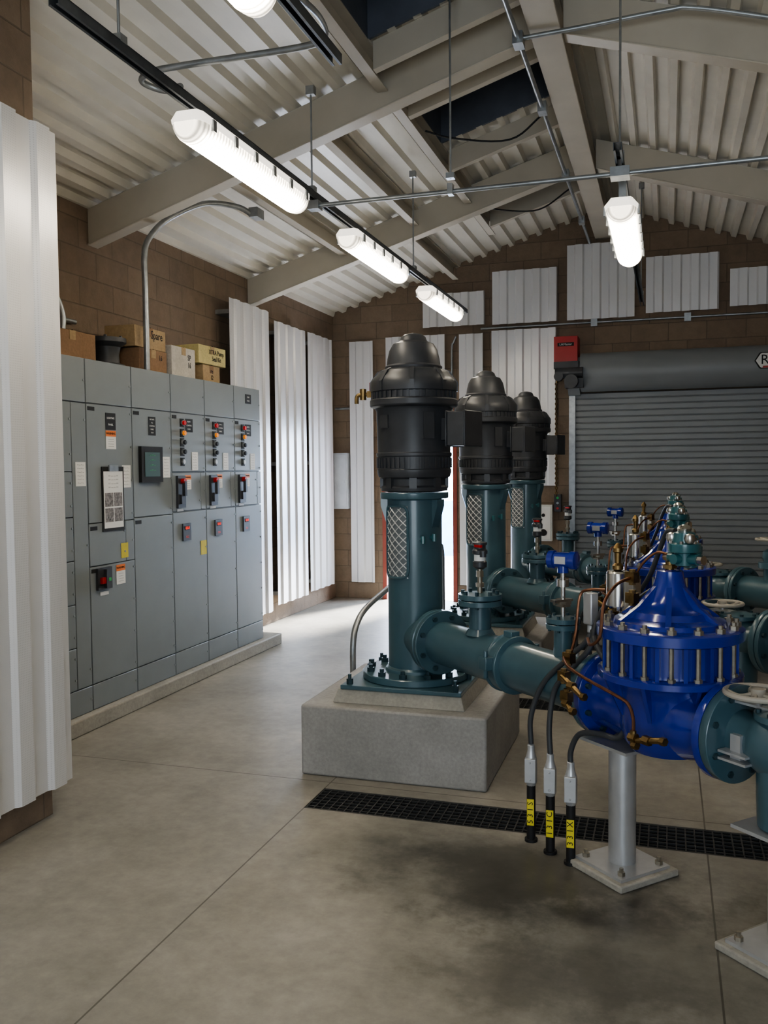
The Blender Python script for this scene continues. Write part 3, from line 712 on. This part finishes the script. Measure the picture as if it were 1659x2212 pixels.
# ------------------------------------------------------------------ discharge line, local x along flow
G2="teal discharge pipes"
L0=(PX,PY[0],0); zp=.70; S0=1.84
def flange(mb,x,r=.17,t=.028,c=zp,nb=8,mi=0,mb_i=1):
    mb.lathe([(r*.98,x-t/2),(r,x-t/2+.003),(r,x+t/2-.003),(r*.98,x+t/2)],(0,0,c),mi,36,'X')
    mb.bolts((x-t/2-.014,0,c),r*.82,nb,.014,t+.028,mb_i,'X',.5)
def discharge():
    c=thing("discharge_pipe","teal flanged pipe with riser tees leading to blue valve","pipe",L0,ANG,G2)
    mb=MB(); mb.lathe([(.112,.253),(.112,.84)],(0,0,zp),0,32,'X'); flange(mb,.268); mb.cyl((.62,0,.78),(.62,0,.955),.055); mb.lathe([(.075,.80),(.058,.83)],(.62,0,0),0,24)
    mb.lathe([(.112,.90),(.112,1.30),(.125,1.40),(.125,1.475)],(0,0,zp),0,32,'X'); flange(mb,1.487,.17,.024)
    mb.cyl((1.24,0,.78),(1.24,0,.93),.04)
    part("pipe_run",mb,["teal","dbolt"],c)
    mb=MB(); mb.lathe([(.118,.825),(.137,.83),(.137,.845),(.130,.85),(.130,.90),(.137,.905),(.137,.92),(.118,.925)],(0,0,zp),0,36,'X')
    for s in (-1,1): mb.cbox((.875,s*.145,zp+.02),(.06,.05,.06)); mb.cyl((.875,s*.15,zp-.05),(.875,s*.15,zp+.08),.012,0,seg=8)
    mb.cbox((.875,0,zp+.142),(.06,.05,.03)); part("pipe_coupling",mb,"teal",c,bev=.003)
    mb=MB()
    mb.lathe([(.105,.0),(.108,.003),(.108,.025),(.105,.028)],(.62,0,.945),0,32); mb.lathe([(.105,0),(.108,.003),(.108,.025),(.03,.028)],(.62,0,.977),0,32); mb.bolts((.62,0,.935),.085,8,.011,.085,1)
    part("riser_flange",mb,["teal","dbolt"],c)
    mb=MB(); mb.lathe([(.072,0),(.074,.02),(.072,.022)],(1.24,0,.925),0,28); mb.lathe([(.072,0),(.074,.02),(.02,.026)],(1.24,0,.952),0,28); mb.bolts((1.24,0,.915),.058,6,.008,.07,1)
    part("riser_flange",mb,["teal","dbolt"],c)
    return c
dis=discharge()
def airvalve():
    c=thing("air_release_valve","small black air valve with red handle on riser flange","valve",L0,ANG,"air release valves")
    c.location=(PX+.62*math.cos(ANG),PY[0]+.62*math.sin(ANG),1.006)
    mb=MB(); mb.cyl((0,0,0),(0,0,.13),.013,seg=12); mb.cyl((0,0,.03),(0,0,.05),.022,seg=6); mb.cyl((0,0,.08),(0,0,.11),.020,seg=6); part("valve_nipple",mb,"bolt",c)
    mb=MB(); mb.lathe([(.02,.12),(.035,.13),(.035,.155),(.028,.16),(.028,.19),(.038,.195),(.038,.21),(.03,.22),(.03,.235),(.036,.24),(.036,.25),(.012,.255)],(0,0,0),0,24); mb.cyl((0,0,.20),(.07,-.03,.20),.011,0,seg=10); mb.cyl((.07,-.03,.185),(.07,-.03,.215),.016,0,seg=10); part("valve_body",mb,"black",c)
    mb=MB(); mb.cyl((0,0,.160),(0,0,.190),.0285,0,seg=20); part("valve_label",mb,"white",c)
    mb=MB(); mb.cbox((.03,-.03,.235),(.05,.012,.012)); part("valve_handle",mb,"red",c); return c
av=airvalve()
def transmitter():
    c=thing("pressure_transmitter","round blue pressure transmitter on a steel stem","gauge",(PX+1.24*math.cos(ANG),PY[0]+1.24*math.sin(ANG),.978),ANG,"blue pressure transmitters")
    mb=MB(); mb.cyl((0,0,0),(0,0,.22),.010,seg=12); mb.cbox((0,0,.06),(.045,.045,.035)); mb.cyl((0,0,.13),(0,0,.16),.026,seg=16); mb.cyl((0,-.05,.06),(0,.03,.06),.009,seg=8); mb.cbox((.05,-.05,.08),(.03,.10,.01)); mb.cbox((.04,-.02,.07),(.04,.03,.02)); part("stem_manifold",mb,"chrome",c)
    mb=MB(); mb.M=Matrix.Rotation(math.radians(25),4,'Z'); mb.lathe([(.030,-.066),(.040,-.062),(.040,-.038),(.034,-.034),(.034,.034),(.040,.038),(.040,.062),(.030,.066)],(0,0,.245),0,28,'X'); mb.cyl((0,0,.19),(0,0,.22),.024,0,seg=16); part("transmitter_head",mb,"blue",c)
    mb=MB(); mb.M=Matrix.Rotation(math.radians(25),4,'Z'); mb.lathe([(.028,-.070),(.031,-.068),(.031,-.064)],(0,0,.245),0,20,'X'); mb.box(-.025,.025,-.0365,-.032,.23,.262,1); part("transmitter_face",mb,["ink","silver"],c); return c
tr=transmitter()
# ------------------------------------------------------------------ control valve
VC=(PX+S0*math.cos(ANG),PY[0]+S0*math.sin(ANG),0)
def cvalve():
    c=thing("control_valve","glossy blue diaphragm control valve with tall studded bonnet","valve",VC,ANG,"blue control valves")
    mb=MB()
    mb.lathe([(.168,-.34),(.17,-.337),(.17,-.31),(.168,-.308),(.135,-.30),(.130,-.27),(.135,-.22),(.145,-.14),(.152,-.05),(.152,.05),(.142,.14),(.126,.20),(.122,.225),(.135,.25),(.168,.256),(.17,.258),(.17,.284),(.168,.287)],(0,0,zp),0,44,'X')
    mb.lathe([(.02,.548),(.09,.550),(.14,.565),(.165,.60),(.178,.65),(.182,.72),(.186,.78),(.195,.815),(.212,.832),(.25,.838),(.262,.842),(.262,.864),(.255,.868),(.20,.87)],(0,0,0),0,48)
    for i in range(8):
        t=2*pi*(i+.5)/8; mb.M=Matrix.Rotation(t,4,'Z'); mb.prism([(.17,.70),(.185,.70),(.25,.84),(.17,.84)],-.007,.007); mb.M=Matrix.Identity(4)
    part("valve_body",mb,"blue",c)
    NB=16
    mb=MB(); mb.lathe([(.215,.868),(.215,.985),(.255,.99),(.265,.995),(.265,1.030),(.255,1.036),(.205,1.040),(.20,1.055),(.155,1.066),(.140,1.088),(.105,1.100),(.084,1.122),(.070,1.150),(.060,1.18),(.052,1.21),(.048,1.235),(.034,1.24)],(0,0,0),0,48)
    for i in range(NB):
        t=2*pi*(i+.5)/NB; mb.M=Matrix.Rotation(t,4,'Z'); mb.box(.21,.245,-.007,.007,.868,.99); mb.M=Matrix.Identity(4)
    for i in range(6):
        t=2*pi*(i+.2)/6; mb.M=Matrix.Rotation(t,4,'Z'); mb.prism([(.05,1.05),(.20,1.04),(.20,1.058),(.125,1.110),(.05,1.19)],-.010,.010); mb.M=Matrix.Identity(4)
    part("valve_bonnet",mb,"blue",c)
    mb=MB(); mb.bolts((0,0,.862),.235,NB,.0085,.135,0); mb.bolts((0,0,1.03),.235,NB,.017,.022,0); mb.bolts((0,0,.868),.235,NB,.015,.012,0); mb.bolts((0,0,1.052),.235,NB,.009,.012,0)
    part("bonnet_stud",mb,"bolt",c)
    mb=MB(); mb.bolts((.245,0,zp),.14,8,.012,.02,0,'X',.5); mb.bolts((-.305,0,zp),.14,8,.012,.02,0,'X',.5); part("flange_bolt",mb,"dbolt",c)
    mb=MB(); mb.cyl((0,0,1.235),(0,0,1.27),.016,seg=12); mb.cyl((0,0,1.245),(0,0,1.258),.026,seg=6); mb.cyl((-.0,0,1.262),(.05,.01,1.275),.009,seg=8); part("position_stem",mb,"brass",c)
    PV=((.055,.015,1.255,.95),(-.01,.12,1.235,.70))
    mb=MB()
    for (x,y,zb,s) in PV:
        mb.lathe([(.02*s,0),(.035*s,.005),(.038*s,.05),(.060*s,.055),(.062*s,.07),(.062*s,.085),(.045*s,.09),(.040*s,.125),(.02*s,.132)],(x,y,zb),0,24)
        mb.cyl((x-.07*s,y,zb+.03),(x+.07*s,y,zb+.03),.022*s,0,seg=14); mb.cyl((x,y-.06*s,zb+.03),(x,y+.05*s,zb+.03),.02*s,0,seg=14)
    part("pilot_valve",mb,"tealp",c)
    mb=MB()
    for (x,y,zb,s) in PV:
        mb.bolts((x,y,zb+.084),.05*s,6,.007,.012,0); mb.lathe([(.025*s,.13),(.028*s,.14),(.02*s,.15),(.008*s,.155)],(x,y,zb),0,16)
        for q in (-1,1): mb.cyl((x+q*.07*s,y,zb+.03),(x+q*.095*s,y,zb+.03),.018*s,0,seg=8); mb.lathe([(.016*s,0),(.022*s,.015),(.018*s,.03),(.005,.035)],(x+q*.045*s,y-.02,zb+.09),0,12)
    mb.tube([(.0,.06,1.26),(-.05,.06,1.20),(-.16,.02,1.12),(-.20,-.02,1.06)],.008,0,8)
    part("pilot_fitting",mb,"chrome",c)
    mb=MB(); x,y=-.27,-.0
    mb.cyl((x,y,1.07),(x,y,1.20),.045,0,seg=24); mb.lathe([(.045,1.20),(.04,1.208),(.012,1.21)],(x,y,0),0,24); mb.cyl((x+.0,y,1.0),(x,y,1.07),.02,0,seg=10); mb.cbox((x+.07,y+.01,1.12),(.05,.04,.13),0); part("solenoid_can",mb,"chrome",c)
    mb=MB(); mb.lathe([(.012,1.21),(.022,1.215),(.022,1.23),(.012,1.24),(.014,1.28),(.02,1.285),(.02,1.30),(.006,1.32)],(x,y,0),0,16)
    for px,py,pz in ((-.27,-.03,1.03),(-.14,-.05,1.12),(-.14,-.05,1.20),(-.33,-.2,.87),(-.36,-.2,.79),(-.32,-.22,.72)): mb.cbox((px,py,pz),(.045,.03,.04)); mb.cyl((px,py,pz-.03),(px,py,pz+.03),.013,seg=8)
    for a_,b_ in (((-.36,-.21,.79),(-.20,-.25,.75)),((-.36,-.21,.71),(-.26,-.25,.68)),((.10,-.28,.665),(.20,-.25,.685)),((.10,-.28,.70),(.10,-.28,.65))): mb.cyl(a_,b_,.011,seg=10); mb.cyl(((a_[0]+b_[0])/2-.015,(a_[1]+b_[1])/2,(a_[2]+b_[2])/2),((a_[0]+b_[0])/2+.015,(a_[1]+b_[1])/2,(a_[2]+b_[2])/2),.017,seg=6); mb.cyl(b_,(b_[0]+.02,b_[1],b_[2]),.015,seg=6)
    part("brass_fitting",mb,"brass",c)
    mb=MB(); r=.0062
    mb.tube([(-.34,-.22,.87),(-.25,-.27,.855),(-.12,-.29,.835),(.02,-.29,.81),(.08,-.285,.79),(.10,-.28,.74),(.10,-.28,.69)],r,0,8)
    mb.tube([(-.33,-.2,.86),(-.36,-.14,.95),(-.38,-.1,1.10),(-.34,-.08,1.13),(-.30,-.04,1.13)],r,0,8)
    mb.tube([(-.20,-.22,.97),(-.14,-.26,.96),(-.09,-.26,1.0),(-.09,-.24,1.12),(-.12,-.15,1.18),(-.14,-.05,1.2)],r,0,8)
    mb.tube([(-.27,-.02,1.02),(-.18,-.02,1.06),(-.14,-.05,1.12)],r,0,8)
    mb.tube([(-.14,-.04,1.20),(-.10,-.03,1.26),(-.05,-.01,1.30),(.0,.01,1.29)],r*.8,0,8)
    part("copper_tubing",mb,"copper",c)
    mb=MB(); mb.cbox((-.36,-.06,1.05),(.05,.04,.13)); mb.cyl((-.36,-.06,.95),(-.36,-.06,.985),.014,seg=12); part("cable_junction",mb,"silver",c,bev=.006)
    return c
cv=cvalve()
def hosegroup(off,full):
    GH="flexible instrument hoses"
    data=[((-.555,3.80),"S135",[(-.555,3.80,.43),(-.555,3.80,.55),(-.50,3.78,.70),(-.38,3.70,.84),(-.30,3.66,.93),(-.27,3.69,1.04)]),
          ((-.46,3.70),"C131",[(-.46,3.70,.42),(-.465,3.71,.55),(-.44,3.71,.70),(-.36,3.66,.81),(-.29,3.62,.90),(-.27,3.65,1.0),(-.22,3.72,1.08)]),
          ((-.367,3.62),"X133",[(-.367,3.62,.40),(-.367,3.62,.47),(-.33,3.59,.55),(-.25,3.52,.58),(-.17,3.46,.59),(-.14,3.44,.68),(-.19,3.49,.82),(-.26,3.58,.91),(-.285,3.655,.96)])]
    for (x,y),tx,path in data:
        y+=off; path=[(a,b+off,c_) for a,b,c_ in path]
        c=thing("floor_conduit","black floor conduit stub with grey fitting and yellow tag","conduit",(x,y,0),0,"tagged floor conduits")
        mb=MB(); mb.cyl((0,0,0),(0,0,.25),.019,seg=14); mb.cyl((0,0,0),(0,0,.012),.028,seg=14); part("conduit_sleeve",mb,"blk2",c)
        mb=MB(); mb.lathe([(.016,.24),(.02,.25),(.026,.265),(.026,.36),(.02,.38),(.015,.40),(.015,.425)],(0,0,0),0,20); mb.box(-.024,.024,-.034,-.01,.265,.37); mb.cyl((0,-.034,.28),(0,-.039,.28),.005,seg=6); mb.cyl((0,-.034,.355),(0,-.039,.355),.005,seg=6); part("conduit_fitting",mb,"silver",c,bev=.003)
        mb=MB(); mb.box(-.015,.015,-.0205,-.018,.075,.19); part("yellow_tag",mb,"yellow",c)
        if full:
            for i,ch in enumerate(tx): text(ch,.034,"ink",c,(0,-.021,.172-.0265*i),(pi/2,-pi/2,0),"tag_lettering")
        pipe("flexible_hose",path,.0115,"hose","dark flexible conduit looping up to the blue valve","hose",GH)
hosegroup(0,True); hosegroup(2.03,False)
pipe("flexible_hose",[(-.10,3.72,1.12),(-.06,3.66,1.20),(-.03,3.62,1.29),(-.0,3.58,1.37),(.03,3.52,1.38)],.010,"hose","dark flexible hose arching over the blue valve","hose","flexible instrument hoses")
pipe("flexible_hose",[(-.10,5.75,1.12),(-.06,5.70,1.22),(-.03,5.66,1.32),(.0,5.6,1.38),(.03,5.55,1.38)],.010,"hose","dark flexible hose arching over the blue valve","hose","flexible instrument hoses")
def stand(loc,top,lab="silver-painted pipe support stand on square base plate"):
    c=thing("pipe_stand",lab,"pipe support",loc,ANG,"pipe support stands")
    mb=MB(); mb.box(-.155,.155,-.155,.155,0,.028); part("grout_base",mb,"pale",c,bev=.006)
    mb=MB(); mb.box(-.13,.13,-.13,.13,.028,.04); mb.cyl((0,0,.04),(0,0,top-.012),.054,seg=32); mb.box(-.13,.13,-.11,.11,top-.012,top); part("stand_post",mb,"silver",c)
    mb=MB()
    for sx in (-1,1):
        for sy in (-1,1): mb.cyl((sx*.10,sy*.10,.04),(sx*.10,sy*.10,.055),.015,seg=6); mb.cyl((sx*.10,sy*.10,.055),(sx*.10,sy*.10,.07),.008,seg=8)
    part("anchor_nut",mb,"bolt",c); return c
st1=stand((PX+1.60*math.cos(ANG),PY[0]+1.60*math.sin(ANG),0),.53)
st2=stand((PX+2.345*math.cos(ANG),PY[0]+2.345*math.sin(ANG),0),.43)
GS=.302
def gate():
    c=thing("gate_valve","teal gate valve with pale spoked handwheel","valve",(PX+(S0+GS)*math.cos(ANG),PY[0]+(S0+GS)*math.sin(ANG),0),ANG,"handwheel gate valves")
    mb=MB(); mb.lathe([(.168,-.013),(.17,-.01),(.17,.018),(.168,.02),(.09,.028),(.085,.09),(.10,.12),(.115,.16),(.115,.23),(.10,.27),(.085,.30),(.09,.385),(.168,.39),(.17,.393),(.17,.42),(.168,.423)],(0,0,zp),0,40,'X')
    mb.lathe([(.06,-.27),(.09,-.26),(.095,-.16),(.095,.05),(.08,.09),(.105,.095),(.105,.115),(.06,.12),(.04,.13)],(.205,0,zp),0,28); part("valve_body",mb,"teal",c,bev=.0)
    mb=MB(); mb.bolts((-.02,0,zp),.14,8,.012,.05,0,'X',.5); mb.bolts((.205,0,zp+.115),.09,8,.009,.012,0); part("flange_bolt",mb,"dbolt",c)
    mb=MB(); mb.cyl((.09,0,zp+.11),(.09,0,zp+.17),.012,seg=12); mb.box(.0,.18,-.035,.035,zp+.118,zp+.126); part("valve_stem",mb,"silver",c)
    mb=MB(); mb.box(.03,.14,-.125,-.06,zp-.06,zp-.052); mb.box(.03,.14,-.125,-.06,zp-.035,zp-.027); mb.box(.06,.10,-.10,-.07,zp-.06,zp+.03); part("operating_bracket",mb,"silver",c)
    mb=MB(); hz=zp+.16; hx=.09; mb.torus((hx,0,hz),.105,.010,0,36,10); mb.cyl((hx,0,hz-.02),(hx,0,hz+.015),.024,0,seg=16)
    for i in range(5):
        t=2*pi*i/5; mb.tube([(hx+.02*math.cos(t),.02*math.sin(t),hz-.005),(hx+.06*math.cos(t+.15),.06*math.sin(t+.15),hz-.012),(hx+.10*math.cos(t),.10*math.sin(t),hz)],.007,0,6)
    part("handwheel",mb,"bwhite",c); return c
gv=gate()
def tail():
    c=thing("header_pipe","teal flanged outlet pipe continuing past the gate valve","pipe",L0,ANG,"outlet pipes")
    mb=MB(); mb.lathe([(.112,2.57),(.112,4.3)],(0,0,zp),0,32,'X'); flange(mb,2.581,t=.024); flange(mb,3.3); flange(mb,3.33); part("pipe_run",mb,["teal","dbolt"],c); return c
tl=tail()
for k in (1,2):
    d=(0,PY[k]-PY[0],0)
    for o,g in ((blk,"pump plinths"),(pmp,G1),(dis,G2),(av,"air release valves"),(tr,"blue pressure transmitters"),(cv,"blue control valves"),(st1,"pipe support stands"),(st2,"pipe support stands"),(gv,"handwheel gate valves"),(tl,"outlet pipes")):
        copy_tree(o,d,None,g)
s_=2.80
c=thing("globe_valve","small teal riser valve with pale handwheel on outlet pipe","valve",(PX+s_*math.cos(ANG),PY[2]+s_*math.sin(ANG),zp+.10),ANG)
mb=MB(); mb.lathe([(.05,0),(.05,.08),(.085,.085),(.085,.125),(.05,.13),(.06,.16),(.055,.20),(.03,.22)],(0,0,0),0,24); part("valve_body",mb,"teal",c)
mb=MB(); mb.cyl((0,0,.21),(0,0,.30),.010,seg=10); part("valve_stem",mb,"silver",c)
mb=MB(); mb.torus((0,0,.29),.10,.010); mb.cyl((0,0,.275),(0,0,.30),.022,0,seg=12)
for i in range(4): mb.cyl((0,0,.288),(.10*math.cos(i*pi/2),.10*math.sin(i*pi/2),.29),.007,0,seg=6)
part("handwheel",mb,"bwhite",c)
pipe("pipe_rail",[(-1.9,5.27,0),(-1.9,5.27,.30),(-1.9,5.28,.52),(-1.9,5.36,.63),(-1.9,5.55,.70),(-1.9,6.0,.76),(-1.9,7.0,.88),(-1.9,7.5,.94),(-1.9,7.62,.90),(-1.9,7.65,.7),(-1.9,7.65,0)],.02,"galv","grey bent steel pipe rail beside the pump plinths","rail")
# back wall equipment
c=thing("door_operator","red motor box with black gearing above the roll-up door","door opener",(-1.09,YB-.12,2.53),0)
mb=MB(); mb.box(-.13,.13,-.16,.118,.25,.54,0); mb.box(-.09,.09,-.163,-.16,.43,.47,1); part("operator_cover",mb,["red","ink"],c,bev=.02)
text("LiftMaster",.034,"white",c,(0,-.1645,.45),FY)
mb=MB(); mb.box(-.12,.15,-.26,.118,.17,.25); mb.cyl((-.10,-.28,.12),(.20,-.28,.12),.06); mb.cyl((.08,-.38,.02),(.08,-.28,.02),.075); mb.cyl((-.06,-.34,.08),(-.06,-.26,.08),.05); mb.box(.0,.20,-.27,.05,-.04,.18); part("operator_motor",mb,"black",c)
mb=MB(); mb.torus((-.10,-.10,.08),.05,.01,axis='X')
for k in range(46):
    mb.torus((-.11,-.10,.02-k*.028),.014,.0045,0,8,4,'X' if k%2 else 'Y')
part("hand_chain",mb,"brass",c)
mb=MB(); mb.box(-.10,.10,-.10,0,0,.42); mb.box(-.085,.085,-.108,-.10,.015,.405); c=thing("wall_cabinet","small white wall-mounted box with round black dial","wall box",(-1.36,YB-.002,.76))
part("box_body",mb,"white",c,bev=.02); mb=MB(); mb.cyl((.0,-.108,.10),(0,-.116,.10),.04); mb.cyl((.0,-.108,.30),(0,-.116,.30),.02); part("box_dial",mb,"ink",c)
c=thing("push_button_station","small black door push button station on wall","switch",(-1.20,YB-.09-.002,1.10)); mb=MB(); mb.box(-.04,.04,0,.088,0,.2); part("switch_body",mb,"black",c,bev=.004)
for zz,m1 in ((.16,"green"),(.10,"galv"),(.04,"red")):
    mb=MB(); mb.cyl((0,0,zz),(0,-.012,zz),.014,0); part("push_button",mb,m1,c)
c=thing("electrical_panel","pale grey flush electrical panel box in the room corner","electrical box",(-3.86,YB-.002,1.12)); mb=MB(); mb.box(-.09,.10,-.10,0,0,.69); part("panel_box",mb,"dullw",c,bev=.004); mb=MB(); mb.box(-.075,.085,-.108,-.10,.02,.67); mb.cbox((.06,-.112,.34),(.012,.008,.04)); part("panel_door",mb,"dullw",c,bev=.002)
# ------------------------------------------------------------------ lights
def area(n,loc,rot,sx,sy,e,col):
    l=bpy.data.lights.new(n,'AREA'); l.shape='RECTANGLE'; l.size=sx; l.size_y=sy; l.energy=e; l.color=col
    o=bpy.data.objects.new(n,l); COL.objects.link(o); o.location=loc; o.rotation_euler=rot; return o
area("entry_daylight",(.3,-3.0,1.6),(math.radians(88),0,math.radians(8)),3.0,2.4,140,(.80,.90,1.0))
po=area("doorway_portal",((dl+dr)/2,YB+.21,dt/2),(math.radians(-90),0,0),.92,2.1,1,(1,1,1)); po.data.cycles.is_portal=True
s=bpy.data.lights.new("sun",'SUN'); s.energy=34; s.angle=.18; s.color=(1,.98,.96); so=bpy.data.objects.new("sun",s); COL.objects.link(so)
so.rotation_euler=Vector((-.27,-.74,-.56)).to_track_quat('-Z','Y').to_euler()
w=bpy.data.worlds.new("sky"); sc.world=w; w.use_nodes=True
bg=w.node_tree.nodes["Background"]; bg.inputs[0].default_value=(.66,.80,1,1); bg.inputs[1].default_value=26.0
try:
    sc.view_settings.view_transform='AgX'; sc.view_settings.look='AgX - Medium High Contrast'
except Exception: pass
sc.view_settings.exposure=0.2
